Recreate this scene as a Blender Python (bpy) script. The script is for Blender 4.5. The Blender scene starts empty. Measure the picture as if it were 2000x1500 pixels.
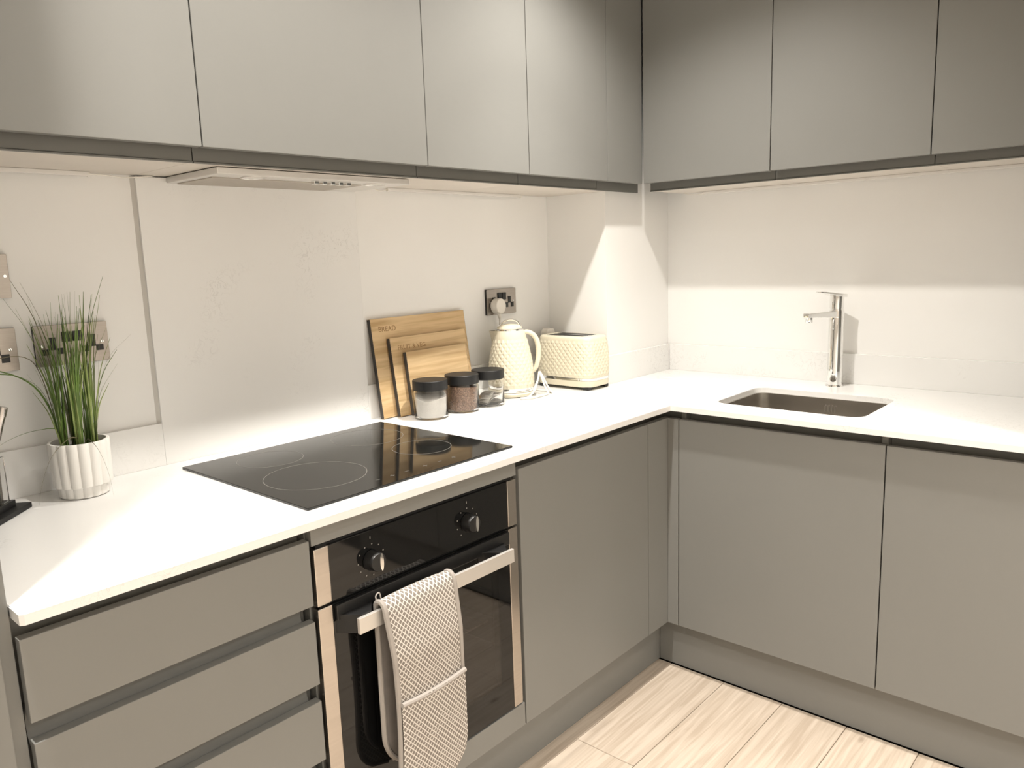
import bpy, bmesh, math, random
from mathutils import Vector, Matrix
random.seed(7)
S = bpy.context.scene
COL = S.collection
PI = math.pi

# ------------------------------------------------------------------ camera
CAM = Vector((-0.90895, -1.8308, 1.35933)); YAW, PITCH, ROLL, FPX = 0.83972, -0.16459, -0.03452, 1507.93
def camera():
    f0 = Vector((math.sin(YAW), math.cos(YAW), 0)); r0 = Vector((math.cos(YAW), -math.sin(YAW), 0)); u0 = Vector((0, 0, 1))
    fw = f0*math.cos(PITCH)+u0*math.sin(PITCH); up = u0*math.cos(PITCH)-f0*math.sin(PITCH)
    r = r0*math.cos(ROLL)+up*math.sin(ROLL); u = up*math.cos(ROLL)-r0*math.sin(ROLL)
    cd = bpy.data.cameras.new('camera'); co = bpy.data.objects.new('camera', cd); COL.objects.link(co)
    M = Matrix((r, u, -fw)).transposed().to_4x4(); M.translation = CAM
    co.matrix_world = M
    cd.sensor_width = 36; cd.sensor_fit = 'HORIZONTAL'; cd.lens = 36*FPX/2000; cd.clip_start = .02
    S.camera = co
camera()
# ------------------------------------------------------------------ world, exposure, lamps
w = bpy.data.worlds.new('world'); S.world = w; w.use_nodes = True
w.node_tree.nodes['Background'].inputs[0].default_value = (.02, .02, .02, 1)
S.view_settings.view_transform = 'Standard'; S.view_settings.look = 'None'
S.view_settings.gamma = 1; S.view_settings.use_curve_mapping = False
S.view_settings.exposure = 1.8
CEIL = 2.42
LAMP_COL = (1.0, .950, .885)
# ceiling downlights: x, y, spill watts, beam watts, label
LAMPS = [(.85, -.725, 22, 22, 'white recessed ceiling downlight over the corner of the worktop'),
         (.03, -.725, 14, 1, 'white recessed ceiling downlight over the hob front'),
         (-.755, -.72, 27, 18, 'white recessed ceiling downlight before the tall cabinet'),
         (-.30, -2.1, 12, 20, 'white recessed ceiling downlight behind the viewer'),
         (.92, -2.1, 7, 12, 'white recessed ceiling downlight over the open floor before the sink run'),
         (-1.5, -3.0, 15, 22, 'added white fill downlight in the rear row, by the side wall'),  # unseen rear row from here on, added to fill the room with bounced light
         (-.8, -3.0, 15, 22, 'added white fill downlight in the rear row, second from the side wall'),
         (-.1, -3.0, 15, 22, 'added white fill downlight in the middle of the rear row'),
         (.6, -3.0, 15, 22, 'added white fill downlight in the rear row, second from the sink wall'),
         (1.3, -3.0, 15, 22, 'added white fill downlight in the rear row, by the sink wall')]

# ------------------------------------------------------------------ measures (metres)
ZT, TK = .8907, .0172               # worktop top, thickness
UT = .013                           # upstand thickness
XR, YC, XC = 1.784, -.263, 1.3585   # upstand fronts: right wall, column front, column side
DL, DR = -.616, 1.166               # base door planes
ZD, ZDT = .1635, .8439
DU, XU = -.322, 1.4954              # upper door planes
ZU, ZUB, ZUT = 1.5938, 1.568, 2.30
XL = -.6245                         # tall unit side
YE = -1.7055                        # right-hand end of the sink run

# ------------------------------------------------------------------ materials
def lin(c): return tuple(((v/255)/12.92 if v/255 <= .04045 else ((v/255+.055)/1.055)**2.4) for v in c)
MATS = {}
def mat(name, col, rough=.5, metal=0, var=.04, scale=8, bump=0, bscale=200, spec=.5, trans=0, ior=1.45, coat=0, stretch=None):
    m = bpy.data.materials.new(name); m.use_nodes = True; MATS[name] = m
    nt = m.node_tree; b = nt.nodes['Principled BSDF']; L = nt.links
    b.inputs['Roughness'].default_value = rough; b.inputs['Metallic'].default_value = metal
    b.inputs['Specular IOR Level'].default_value = spec; b.inputs['IOR'].default_value = ior
    b.inputs['Transmission Weight'].default_value = trans; b.inputs['Coat Weight'].default_value = coat
    tc = nt.nodes.new('ShaderNodeTexCoord'); mp = nt.nodes.new('ShaderNodeMapping')
    L.new(tc.outputs['Object'], mp.inputs[0])
    if stretch: mp.inputs['Scale'].default_value = stretch
    n = nt.nodes.new('ShaderNodeTexNoise'); n.inputs['Scale'].default_value = scale; n.inputs['Detail'].default_value = 4
    L.new(mp.outputs[0], n.inputs['Vector'])
    r = nt.nodes.new('ShaderNodeValToRGB')
    r.color_ramp.elements[0].position = .3; r.color_ramp.elements[1].position = .7
    r.color_ramp.elements[0].color = tuple(c*(1-var) for c in col)+(1,); r.color_ramp.elements[1].color = tuple(min(1, c*(1+var)) for c in col)+(1,)
    L.new(n.outputs['Fac'], r.inputs[0]); L.new(r.outputs[0], b.inputs['Base Color'])
    if bump:
        n2 = nt.nodes.new('ShaderNodeTexNoise'); n2.inputs['Scale'].default_value = bscale
        L.new(mp.outputs[0], n2.inputs['Vector'])
        bp = nt.nodes.new('ShaderNodeBump'); bp.inputs['Strength'].default_value = bump; bp.inputs['Distance'].default_value = .002
        L.new(n2.outputs['Fac'], bp.inputs['Height']); L.new(bp.outputs[0], b.inputs['Normal'])
    return m
mat('cabinet', (.208, .207, .194), .42, var=.015, scale=3)
mat('channel', (.172, .171, .158), .45, var=.02)
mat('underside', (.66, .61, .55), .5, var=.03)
mat('wall', (.85, .843, .82), .32, var=.012, scale=2)
mat('ceiling', (.85, .84, .82), .8, var=.01)
mat('hob_glass', (.010, .010, .009), .06, var=.02, spec=.5)
mat('print_grey', (.22, .21, .19), .4)
mat('black_glass', (.005, .005, .005), .045, var=.02, spec=.5)
mat('black_plastic', (.012, .012, .012), .35, var=.05)
mat('black_matte', (.007, .007, .007), .5, var=.08)
mat('steel', (.50, .46, .42), .24, 1, var=.05, scale=6, stretch=(1, 1, 30))
mat('sink_steel', (.50, .47, .43), .27, 1, var=.06, scale=10, stretch=(1, 1, 12))
mat('chrome', (.86, .86, .85), .04, 1, var=.01)
mat('bar_metal', (.66, .63, .59), .42, .6, var=.02)
mat('plate_steel', (.36, .325, .29), .30, 1, var=.05, scale=30, stretch=(1, 1, 20))
mat('hood_metal', (.70, .68, .65), .35, .4, var=.02)
mat('hood_filter', (.45, .41, .36), .5, .5, var=.05, scale=60)
mat('lens', (.75, .74, .70), .15, var=.02)
mat('cream', (.70, .645, .50), .33, var=.015, scale=4)
mat('white_plastic', (.82, .79, .73), .35, var=.01)
mat('white_gloss', (.84, .82, .78), .25, var=.01)
mat('ceramic', (.80, .78, .74), .38, var=.02, scale=20, bump=.1, bscale=60)
mat('soil', (.03, .022, .015), .9, var=.5, scale=90, bump=.8, bscale=120)
mat('leaf', (.10, .165, .035), .45, var=.45, scale=14)
mat('leaf_pale', (.20, .25, .08), .45, var=.4, scale=14)
mat('leaf_dry', (.16, .14, .085), .5, var=.3, scale=14)
mat('board_edge', (.055, .05, .045), .6, var=.15)
mat('sugar', (.86, .83, .78), .8, var=.05, scale=40, bump=.3, bscale=300)
mat('coffee', (.30, .185, .125), .8, var=.55, scale=260, bump=.8, bscale=300)
mat('foil', (.55, .52, .48), .35, .6, var=.2, scale=40)
mat('binding', (.34, .31, .28), .85, var=.05, bump=.2, bscale=400)
mat('lining', (.22, .20, .185), .9, var=.1, scale=30)
mat('clear', (.96, .96, .95), .02, trans=1, ior=1.45, var=.001)
mat('dark_glass', (.30, .28, .26), .03, trans=1, ior=1.5, var=.01, spec=.8)
mat('enamel', (.05, .048, .046), .35, var=.1)
mat('rack', (.6, .58, .55), .25, 1)
mat('engrave', (.33, .20, .09), .7)
mat('seam', (.05, .042, .035), .9)
mat('led', (.75, .73, .70), .4, var=.01)
mat('grout', (.62, .60, .56), .5, var=.02)
def mat_quartz():
    m = mat('quartz', (.86, .85, .82), .2, var=.01, scale=2)
    nt = m.node_tree; L = nt.links; b = nt.nodes['Principled BSDF']
    tc = nt.nodes.new('ShaderNodeTexCoord')
    big = nt.nodes.new('ShaderNodeTexNoise'); big.inputs['Scale'].default_value = 5; big.inputs['Detail'].default_value = 3
    L.new(tc.outputs['Object'], big.inputs['Vector'])
    v = nt.nodes.new('ShaderNodeTexNoise'); v.inputs['Scale'].default_value = 34; v.inputs['Detail'].default_value = 6; v.inputs['Distortion'].default_value = 1.5
    L.new(tc.outputs['Object'], v.inputs['Vector'])
    s = nt.nodes.new('ShaderNodeMath'); s.operation = 'SUBTRACT'; s.inputs[1].default_value = .5; L.new(v.outputs['Fac'], s.inputs[0])
    a = nt.nodes.new('ShaderNodeMath'); a.operation = 'ABSOLUTE'; L.new(s.outputs[0], a.inputs[0])
    r = nt.nodes.new('ShaderNodeMapRange'); r.inputs[1].default_value = 0; r.inputs[2].default_value = .022; r.inputs[3].default_value = 1; r.inputs[4].default_value = 0
    L.new(a.outputs[0], r.inputs[0])
    k = nt.nodes.new('ShaderNodeMapRange'); k.inputs[1].default_value = .53; k.inputs[2].default_value = .68; k.inputs[3].default_value = 0; k.inputs[4].default_value = .5
    L.new(big.outputs['Fac'], k.inputs[0])
    mu = nt.nodes.new('ShaderNodeMath'); mu.operation = 'MULTIPLY'; L.new(r.outputs[0], mu.inputs[0]); L.new(k.outputs[0], mu.inputs[1])
    mx = nt.nodes.new('ShaderNodeMix'); mx.data_type = 'RGBA'; mx.inputs[6].default_value = (.815, .81, .79, 1); mx.inputs[7].default_value = (.50, .49, .47, 1)
    L.new(mu.outputs[0], mx.inputs[0]); L.new(mx.outputs[2], b.inputs['Base Color'])
mat_quartz()
def mat_wood(name, dark, light, axis_scale, rough, cracks=False):
    m = mat(name, light, rough); nt = m.node_tree; L = nt.links; b = nt.nodes['Principled BSDF']
    tc = nt.nodes.new('ShaderNodeTexCoord'); info = nt.nodes.new('ShaderNodeObjectInfo')
    sh = nt.nodes.new('ShaderNodeVectorMath'); sh.operation = 'MULTIPLY_ADD'
    L.new(info.outputs['Random'], sh.inputs[0]); sh.inputs[1].default_value = (17, 9, 5); L.new(tc.outputs['Object'], sh.inputs[2])
    mp = nt.nodes.new('ShaderNodeMapping'); mp.inputs['Scale'].default_value = axis_scale; L.new(sh.outputs[0], mp.inputs[0])
    n = nt.nodes.new('ShaderNodeTexNoise'); n.inputs['Scale'].default_value = 1; n.inputs['Detail'].default_value = 8; n.inputs['Distortion'].default_value = .6; L.new(mp.outputs[0], n.inputs['Vector'])
    r = nt.nodes.new('ShaderNodeValToRGB'); r.color_ramp.elements[0].position = .36; r.color_ramp.elements[1].position = .62
    r.color_ramp.elements[0].color = dark+(1,); r.color_ramp.elements[1].color = light+(1,)
    L.new(n.outputs['Fac'], r.inputs[0])
    out = r.outputs[0]
    if cracks:   # knots
        vo = nt.nodes.new('ShaderNodeTexVoronoi'); vo.inputs['Scale'].default_value = 1
        mp2 = nt.nodes.new('ShaderNodeMapping'); mp2.inputs['Scale'].default_value = (2.2, 5.5, 1); L.new(sh.outputs[0], mp2.inputs[0]); L.new(mp2.outputs[0], vo.inputs['Vector'])
        k = nt.nodes.new('ShaderNodeMapRange'); k.inputs[1].default_value = .01; k.inputs[2].default_value = .06; k.inputs[3].default_value = .7; k.inputs[4].default_value = 0
        L.new(vo.outputs['Distance'], k.inputs[0])
        mx = nt.nodes.new('ShaderNodeMix'); mx.data_type = 'RGBA'; mx.inputs[7].default_value = (.17, .11, .065, 1)
        L.new(k.outputs[0], mx.inputs[0]); L.new(out, mx.inputs[6]); out = mx.outputs[2]
    hs = nt.nodes.new('ShaderNodeHueSaturation'); L.new(out, hs.inputs['Color'])
    mr = nt.nodes.new('ShaderNodeMapRange'); mr.inputs[3].default_value = .9; mr.inputs[4].default_value = 1.08; L.new(info.outputs['Random'], mr.inputs[0]); L.new(mr.outputs[0], hs.inputs['Value'])
    L.new(hs.outputs[0], b.inputs['Base Color'])
mat_wood('oak_floor', (.47, .385, .30), (.605, .515, .42), (3.6, 75, 6), .42, True)
mat_wood('bamboo', (.47, .315, .155), (.68, .50, .285), (3, 30, 46), .45)
def mat_glove():
    m = mat('quilted_cloth', (.6, .55, .5), .9); nt = m.node_tree; L = nt.links; b = nt.nodes['Principled BSDF']
    tc = nt.nodes.new('ShaderNodeTexCoord'); sp = nt.nodes.new('ShaderNodeSeparateXYZ'); L.new(tc.outputs['UV'], sp.inputs[0])
    def M(op, *ins):
        n = nt.nodes.new('ShaderNodeMath'); n.operation = op
        for i, v in enumerate(ins):
            if isinstance(v, (int, float)): n.inputs[i].default_value = v
            else: L.new(v, n.inputs[i])
        return n.outputs[0]
    k = 2*PI/.0112
    u = M('MULTIPLY', sp.outputs[0], k); v = M('MULTIPLY', sp.outputs[1], k*.86)
    a = M('ABSOLUTE', M('SINE', M('MULTIPLY', M('ADD', u, v), .5))); c = M('ABSOLUTE', M('SINE', M('MULTIPLY', M('SUBTRACT', u, v), .5)))
    g = M('MINIMUM', a, c)
    r = nt.nodes.new('ShaderNodeValToRGB'); r.color_ramp.elements[0].position = .28; r.color_ramp.elements[1].position = .44
    r.color_ramp.elements[0].color = (.66, .62, .57, 1); r.color_ramp.elements[1].color = (.21, .185, .16, 1)
    L.new(g, r.inputs[0]); L.new(r.outputs[0], b.inputs['Base Color'])
mat_glove()
def mat_emit(name, col, e):
    m = mat(name, (.9, .9, .9), .3); b = m.node_tree.nodes['Principled BSDF']
    b.inputs['Emission Color'].default_value = col+(1,); b.inputs['Emission Strength'].default_value = e
mat_emit('lamp_lens', LAMP_COL, 12)

# ------------------------------------------------------------------ mesh helpers
ORG = {}
def tag(o, label=None, cat=None, group=None, kind=None):
    for k, v in (('label', label), ('category', cat), ('group', group), ('kind', kind)):
        if v: o[k] = v
    return o
def thing(name, loc, label, cat, group=None):
    o = bpy.data.objects.new(name, None); COL.objects.link(o); o.location = loc; o.empty_display_size = .05
    ORG[o] = Vector(loc); return tag(o, label, cat, group)
class MB:
    def __init__(s): s.bm = bmesh.new()
    def poly(s, pts, faces):
        vs = [s.bm.verts.new(p) for p in pts]
        for f in faces:
            try: s.bm.faces.new([vs[i] for i in f])
            except ValueError: pass
        return vs
    def box(s, x0, x1, y0, y1, z0, z1):
        x0, x1 = sorted((x0, x1)); y0, y1 = sorted((y0, y1)); z0, z1 = sorted((z0, z1))
        s.poly([(x0, y0, z0), (x1, y0, z0), (x1, y1, z0), (x0, y1, z0), (x0, y0, z1), (x1, y0, z1), (x1, y1, z1), (x0, y1, z1)],
               [(3, 2, 1, 0), (4, 5, 6, 7), (0, 1, 5, 4), (1, 2, 6, 5), (2, 3, 7, 6), (3, 0, 4, 7)]); return s
    def prism(s, pts, fn, a, b):
        """2D polygon pts extruded from a to b; fn(u, v, t) -> 3D"""
        n = len(pts)
        P = [fn(u, v, a) for u, v in pts]+[fn(u, v, b) for u, v in pts]
        s.poly(P, [tuple(range(n))[::-1], tuple(range(n, 2*n))]+[(i, (i+1) % n, n+(i+1) % n, n+i) for i in range(n)]); return s
    def lathe(s, prof, c=(0, 0, 0), n=32, axis='z', close=False):
        rings = []
        for r, h in prof:
            ring = []
            for k in range(1 if r < 1e-6 else n):
                a = 2*PI*k/n; x, y = r*math.cos(a), r*math.sin(a)
                q = {'z': (x, y, h), 'y': (x, h, y), 'x': (h, x, y)}[axis]
                ring.append(s.bm.verts.new((c[0]+q[0], c[1]+q[1], c[2]+q[2])))
            rings.append(ring)
        for A, B in zip(rings, rings[1:]+([rings[0]] if close else [])):
            for k in range(n):
                a0, a1 = A[k % len(A)], A[(k+1) % len(A)]; b0, b1 = B[k % len(B)], B[(k+1) % len(B)]
                f = []
                for q in (a0, a1, b1, b0):
                    if q not in f: f.append(q)
                if len(f) > 2:
                    try: s.bm.faces.new(f)
                    except ValueError: pass
        return s
    def tube(s, pts, r, n=8, flat=1.0, upv=Vector((0, 0, 1))):
        pts = [Vector(p) for p in pts]; rings = []
        rs = r if isinstance(r, (list, tuple)) else [r]*len(pts)
        for i, q in enumerate(pts):
            t = (pts[min(i+1, len(pts)-1)]-pts[max(i-1, 0)]).normalized()
            if i == 0:
                a = t.cross(upv)
                if a.length < 1e-2: a = t.cross(Vector((1, 0, 0)))
            else: a = a-t*a.dot(t)      # carry the frame along, no twist
            a.normalize(); b = a.cross(t).normalized()
            rings.append([s.bm.verts.new(q+a*math.cos(2*PI*k/n)*rs[i]+b*math.sin(2*PI*k/n)*rs[i]*flat) for k in range(n)])
        for A, B in zip(rings, rings[1:]):
            for k in range(n): s.bm.faces.new((A[k], A[(k+1) % n], B[(k+1) % n], B[k]))
        s.bm.faces.new(rings[0][::-1]); s.bm.faces.new(rings[-1]); return s
    def build(s, name, material, parent=None, bevel=0, smooth=False, seg=2, local=False, sharp=None):
        bm = s.bm
        bmesh.ops.remove_doubles(bm, verts=bm.verts, dist=1e-6)
        bmesh.ops.recalc_face_normals(bm, faces=bm.faces)
        if bevel:
            bmesh.ops.bevel(bm, geom=[e for e in bm.edges if len(e.link_faces) == 2 and e.calc_face_angle(0) > .5], offset=bevel, segments=seg, affect='EDGES', profile=.6)
        if parent is not None and not local:
            bmesh.ops.translate(bm, verts=bm.verts, vec=-ORG[parent])
        me = bpy.data.meshes.new(name); bm.to_mesh(me); bm.free()
        if smooth:
            for f in me.polygons: f.use_smooth = True
            me.set_sharp_from_angle(angle=math.radians(sharp or 40))
        me.materials.append(MATS[material] if isinstance(material, str) else material)
        o = bpy.data.objects.new(name, me); COL.objects.link(o)
        if parent is not None: o.parent = parent; ORG[o] = ORG[parent]
        else: ORG[o] = Vector((0, 0, 0))
        return o
def B(*a): return MB().box(*a)
def spline(pts, n=8):
    P = [Vector(p) for p in pts]; P = [2*P[0]-P[1]]+P+[2*P[-1]-P[-2]]; out = []
    for i in range(1, len(P)-2):
        for k in range(n):
            t = k/n; a, b, c, d = P[i-1:i+3]
            out.append(.5*((2*b)+(c-a)*t+(2*a-5*b+4*c-d)*t*t+(3*b-a-3*c+d)*t**3))
    return out+[P[-2]]
def rrect(x0, x1, y0, y1, r, n=6):
    out = []
    for cx, cy, a0 in ((x1-r, y1-r, 0), (x0+r, y1-r, PI/2), (x0+r, y0+r, PI), (x1-r, y0+r, 1.5*PI)):
        for k in range(n+1): a = a0+PI/2*k/n; out.append((cx+r*math.cos(a), cy+r*math.sin(a)))
    return out
def struct(o): o['kind'] = 'structure'; return o
def plane_xy(u, v, t): return (u, v, t)
def plane_xz(u, v, t): return (u, t, v)
def plane_yz(u, v, t): return (t, u, v)

# ------------------------------------------------------------------ room shell
RX0, RY0 = -2.1, -3.6
struct(B(RX0, 1.95, RY0, .15, -.10, -.014).build('floor', 'seam'))
FLOOR = bpy.data.objects['floor']
WID = .1885; row0 = -.4205
rr = random.Random(3)
k = 0
y1 = row0+WID
while y1 > RY0+.02:
    y0 = y1-WID
    starts = [.6745+.002*k, -.53, -1.73] if k == 2 else [[1.9, .30, -.92, -2.0], None, [1.9, .21, -1.01, -2.2], [1.9, -.35, -1.55], [1.9, .02, -1.2], [1.9, -.7, -1.9]][(k % 6) if k % 6 != 1 else 3]
    xs = sorted(set([1.2035]+[v for v in starts if v < 1.15]+[RX0+.01]))
    for a, b in zip(xs, xs[1:]):
        c = Vector(((a+b)/2, (y0+y1)/2, 0))
        o = B(a+.0008, b-.0008, max(y0, RY0+.01)+.0008, y1-.0008, -.0135, 0).build('plank', 'oak_floor', FLOOR, bevel=.0012, seg=1)
    y1 = y0; k += 1
struct(B(RX0-.1, XL-.7, UT, .15, 0, CEIL).box(XL-.7, 1.95, UT, .15, 0, CEIL).build('wall_left', 'wall'))
struct(B(XR+UT, 1.95, RY0, UT, 0, CEIL).build('wall_right', 'wall'))
struct(B(XC+UT, XR+UT, YC+UT, UT, ZT, CEIL).build('wall_corner', 'wall'))
struct(B(RX0-.1, 1.95, RY0-.1, RY0, 0, CEIL).build('wall_rear', 'wall'))
struct(B(RX0-.1, RX0, RY0, UT, 0, CEIL).build('wall_side', 'wall'))
struct(B(RX0-.1, 1.95, RY0-.1, .15, CEIL, CEIL+.1).build('ceiling', 'ceiling'))

for i, (x, y, wt, wb, lab) in enumerate(LAMPS):
    t = thing('ceiling_downlight', (x, y, CEIL), lab, 'downlight', 'recessed ceiling downlights')
    MB().lathe([(.028, -.003), (.032, -.006), (.042, -.006), (.045, -.001), (.045, 0), (.028, 0)], (x, y, CEIL), 32, close=True).build('trim_ring', 'white_gloss', t, smooth=True)
    MB().lathe([(0, -.0015), (.0278, -.0015), (.0278, -.0002), (0, -.0002)], (x, y, CEIL), 32).build('lens', 'lamp_lens', t)
    # wide spill plus the tighter central beam of the reflector
    for nm, e, size, bl in (('downlight_spill', wt, 132, .8), ('downlight_beam', wb, 76, 1.0)):
        ld = bpy.data.lights.new(nm, 'SPOT'); ld.energy = e; ld.color = LAMP_COL; ld.shadow_soft_size = .024
        ld.spot_size = math.radians(size); ld.spot_blend = bl
        lo = bpy.data.objects.new(nm, ld); COL.objects.link(lo); lo.parent = t; lo.location = (0, 0, -.012)

# ------------------------------------------------------------------ worktop with sink cut-out and drainer grooves
SX0, SX1, SY0, SY1 = 1.252, 1.578, -1.166, -.728
def make_worktop():
    bm = bmesh.new()
    outer = [(XL+.001, UT), (XC+UT, UT), (XC+UT, YC+UT), (XR+UT, YC+UT), (XR+UT, YE), (1.1418, YE), (1.1418, -.6415), (XL+.008, -.6415), (XL+.002, -.637)]
    hole = rrect(SX0, SX1, SY0, SY1, .042, 8)
    ed = []
    for loop in (outer, hole):
        vs = [bm.verts.new((x, y, ZT-TK)) for x, y in loop]
        ed += [bm.edges.new((vs[i], vs[(i+1) % len(vs)])) for i in range(len(vs))]
    bmesh.ops.triangle_fill(bm, use_beauty=True, use_dissolve=False, edges=ed)
    r = bmesh.ops.extrude_face_region(bm, geom=bm.faces[:])
    bmesh.ops.translate(bm, verts=[v for v in r['geom'] if isinstance(v, bmesh.types.BMVert)], vec=(0, 0, TK))
    bmesh.ops.recalc_face_normals(bm, faces=bm.faces)
    bmesh.ops.bevel(bm, geom=[e for e in bm.edges if len(e.link_faces) == 2 and e.calc_face_angle(0) > 1.2 and e.verts[0].co.z > ZT-.001 and e.verts[1].co.z > ZT-.001], offset=.0012, segments=2, affect='EDGES')
    me = bpy.data.meshes.new('worktop'); bm.to_mesh(me); bm.free(); me.materials.append(MATS['quartz'])
    o = bpy.data.objects.new('worktop', me); COL.objects.link(o)
    g = MB()
    for i in range(7):
        x = 1.285+i*.052
        g.lathe([(0, 0), (.0055, 0), (.0055, .34), (0, .34)], (x, -.685, ZT+.0038), 16, 'y')
    cut = g.build('groove_cutter', 'quartz')
    md = o.modifiers.new('cut', 'BOOLEAN'); md.object = cut; md.operation = 'DIFFERENCE'; md.solver = 'EXACT'
    dg = bpy.context.evaluated_depsgraph_get(); me2 = bpy.data.meshes.new_from_object(o.evaluated_get(dg))
    o.modifiers.clear()
    if len(me2.polygons) > 20: o.data = me2
    bpy.data.objects.remove(cut)
    tag(o, 'white quartz L-shaped worktop running round the corner, with drainer grooves beside the sink', 'worktop')
make_worktop()
# upstands
US = ZT+.1025
struct(B(XL, -.1228, 0, UT, ZT, US).build('trim_1', 'quartz', bevel=.001))
struct(B(.4913, XC, 0, UT, ZT, US).build('trim_2', 'quartz', bevel=.001))
struct(B(XC, XC+UT, YC+UT, UT, ZT, US).build('trim_3', 'quartz', bevel=.001))
struct(B(XC, XR, YC, YC+UT, ZT, US).build('trim_4', 'quartz', bevel=.001))
struct(B(XR, XR+UT, YE, YC, ZT, US).build('trim_5', 'quartz', bevel=.001))
# hob splashback
t = thing('splashback', (.184, 0, ZT), 'tall white veined quartz splashback panel standing behind the hob', 'splashback')
B(-.1225, .491, 0, UT, ZT, 1.566).build('panel', 'quartz', t, bevel=.001)
MB().prism([(-.1225, UT), (-.1300, UT), (-.1225, UT-.006)], plane_xy, US, 1.566).build('sealant_bead', 'grout', t)

# ------------------------------------------------------------------ wall cabinets
RAIL = .047
def upper_left(name, x0, x1, label, body=True, panel_x1=None, rail_x1=None, cat='wall cabinet'):
    t = thing(name, ((x0+x1)/2, -.15, ZUB), label, cat, 'grey wall cabinets')
    yr = DU+RAIL
    if body:
        MB().prism([(UT-.001, 1.5712), (yr+.006, 1.5712), (yr+.006, 1.628), (DU+.0205, 1.628), (DU+.0205, ZUT), (UT-.001, ZUT)], plane_yz, x0+.0006, x1-.0006).build('carcass', 'underside' if False else 'cabinet', t)
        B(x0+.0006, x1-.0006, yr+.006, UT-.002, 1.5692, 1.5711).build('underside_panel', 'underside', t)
    rx1 = rail_x1 or x1
    MB().prism([(yr+.0055, 1.626), (yr, 1.626), (yr, 1.5715), (yr-.003, 1.5695), (yr-.003, ZUB-.001), (yr+.0055, ZUB-.001)], plane_yz, x0+.0012, rx1-.0012).build('grip_rail', 'channel', t)
    B(x0+.0014, (panel_x1 or x1)-.0014, DU, DU+.02, ZU, ZUT).build('door' if cat == 'wall cabinet' else 'panel', 'cabinet', t, bevel=.0012)
    return t
upper_left('wall_cabinet', XL+.001, -.1219, 'grey handleless wall cabinet above the potted grass, beside the tall cabinet')
upper_left('wall_cabinet', -.1219, .4814, 'wide grey handleless wall cabinet holding the cooker hood')
upper_left('wall_cabinet', .4814, .8834, 'grey handleless wall cabinet next right of the cooker hood')
t = upper_left('wall_cabinet', .8834, 1.2854, 'grey handleless wall cabinet above the kettle')
t = thing('corner_filler', (1.39, -.3, ZUB), 'narrow grey filler panel in the inner corner of the wall cabinets', 'filler panel')
yr = DU+RAIL
B(1.2868, XU+.001, DU, DU+.02, ZU, ZUT).build('panel', 'cabinet', t, bevel=.001)
B(1.2866, XU+RAIL, yr, yr+.0055, ZUB-.001, 1.626).build('grip_rail', 'channel', t)
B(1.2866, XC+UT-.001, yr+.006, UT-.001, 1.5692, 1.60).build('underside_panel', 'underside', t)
B(1.2866, XC+UT-.001, yr+.006, UT-.001, 1.6005, ZUT).build('carcass', 'cabinet', t)
def upper_right(y0, y1, label):
    t = thing('wall_cabinet', (1.65, (y0+y1)/2, ZUB), label, 'wall cabinet', 'grey wall cabinets')
    xr = XU+RAIL; w = XR+UT-.001
    MB().prism([(w, 1.5712), (xr+.006, 1.5712), (xr+.006, 1.628), (XU+.0205, 1.628), (XU+.0205, ZUT), (w, ZUT)], plane_xz, y0-.0006, y1+.0006).build('carcass', 'cabinet', t)
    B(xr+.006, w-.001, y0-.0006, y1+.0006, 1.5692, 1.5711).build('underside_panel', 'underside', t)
    MB().prism([(xr+.0055, 1.626), (xr, 1.626), (xr, 1.5715), (xr-.003, 1.5695), (xr-.003, ZUB-.001), (xr+.0055, ZUB-.001)], plane_xz, y0-.0012, y1+.0012).build('grip_rail', 'channel', t)
    B(XU, XU+.02, y0-.0014, y1+.0014, ZU, ZUT).build('door', 'cabinet', t, bevel=.0012)
upper_right(-.3266, -.7876, 'grey handleless wall cabinet on the sink wall, nearest the inner corner')
upper_right(-.7876, -1.2431, 'grey handleless wall cabinet on the sink wall, above the tap')
upper_right(-1.2431, YE, 'grey handleless wall cabinet at the right edge, beyond the tap')
# bulkhead between wall cabinets and ceiling
struct(B(XL, 1.51, DU+.02, UT, ZUT, CEIL).box(1.51, XR+UT, YE, DU+.02, ZUT, CEIL).build('trim_6', 'cabinet'))

# ------------------------------------------------------------------ cooker hood
t = thing('cooker_hood', (.215, -.12, 1.552), 'pale grey cooker hood set under the wall cabinet above the hob', 'cooker hood')
hx0, hx1, hy = -.052, .487, -.240
B(hx0, hx1, hy, -.001, 1.5535, 1.5675).build('body', 'hood_metal', t, bevel=.002)
B(hx0+.02, hx1-.11, hy+.062, -.012, 1.5512, 1.5540).build('filter', 'hood_filter', t, bevel=.0006, seg=1)
for x in (.055, .40):
    MB().lathe([(.030, -.0005), (.030, -.0022), (.026, -.003), (.025, -.001), (.024, -.0005)], (x, hy+.036, 1.5540), 28, close=True).build('lamp_bezel', 'hood_metal', t, smooth=True)
    MB().lathe([(0, -.0015), (.0245, -.0015), (.0245, .0005), (0, .0005)], (x, hy+.036, 1.5540), 28).build('lamp_lens', 'lens', t)
for i in range(5):
    B(.205+i*.0235, .218+i*.0235, hy+.020, hy+.036, 1.5450, 1.5540).build('push_button', 'chrome', t, bevel=.001)

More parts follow.
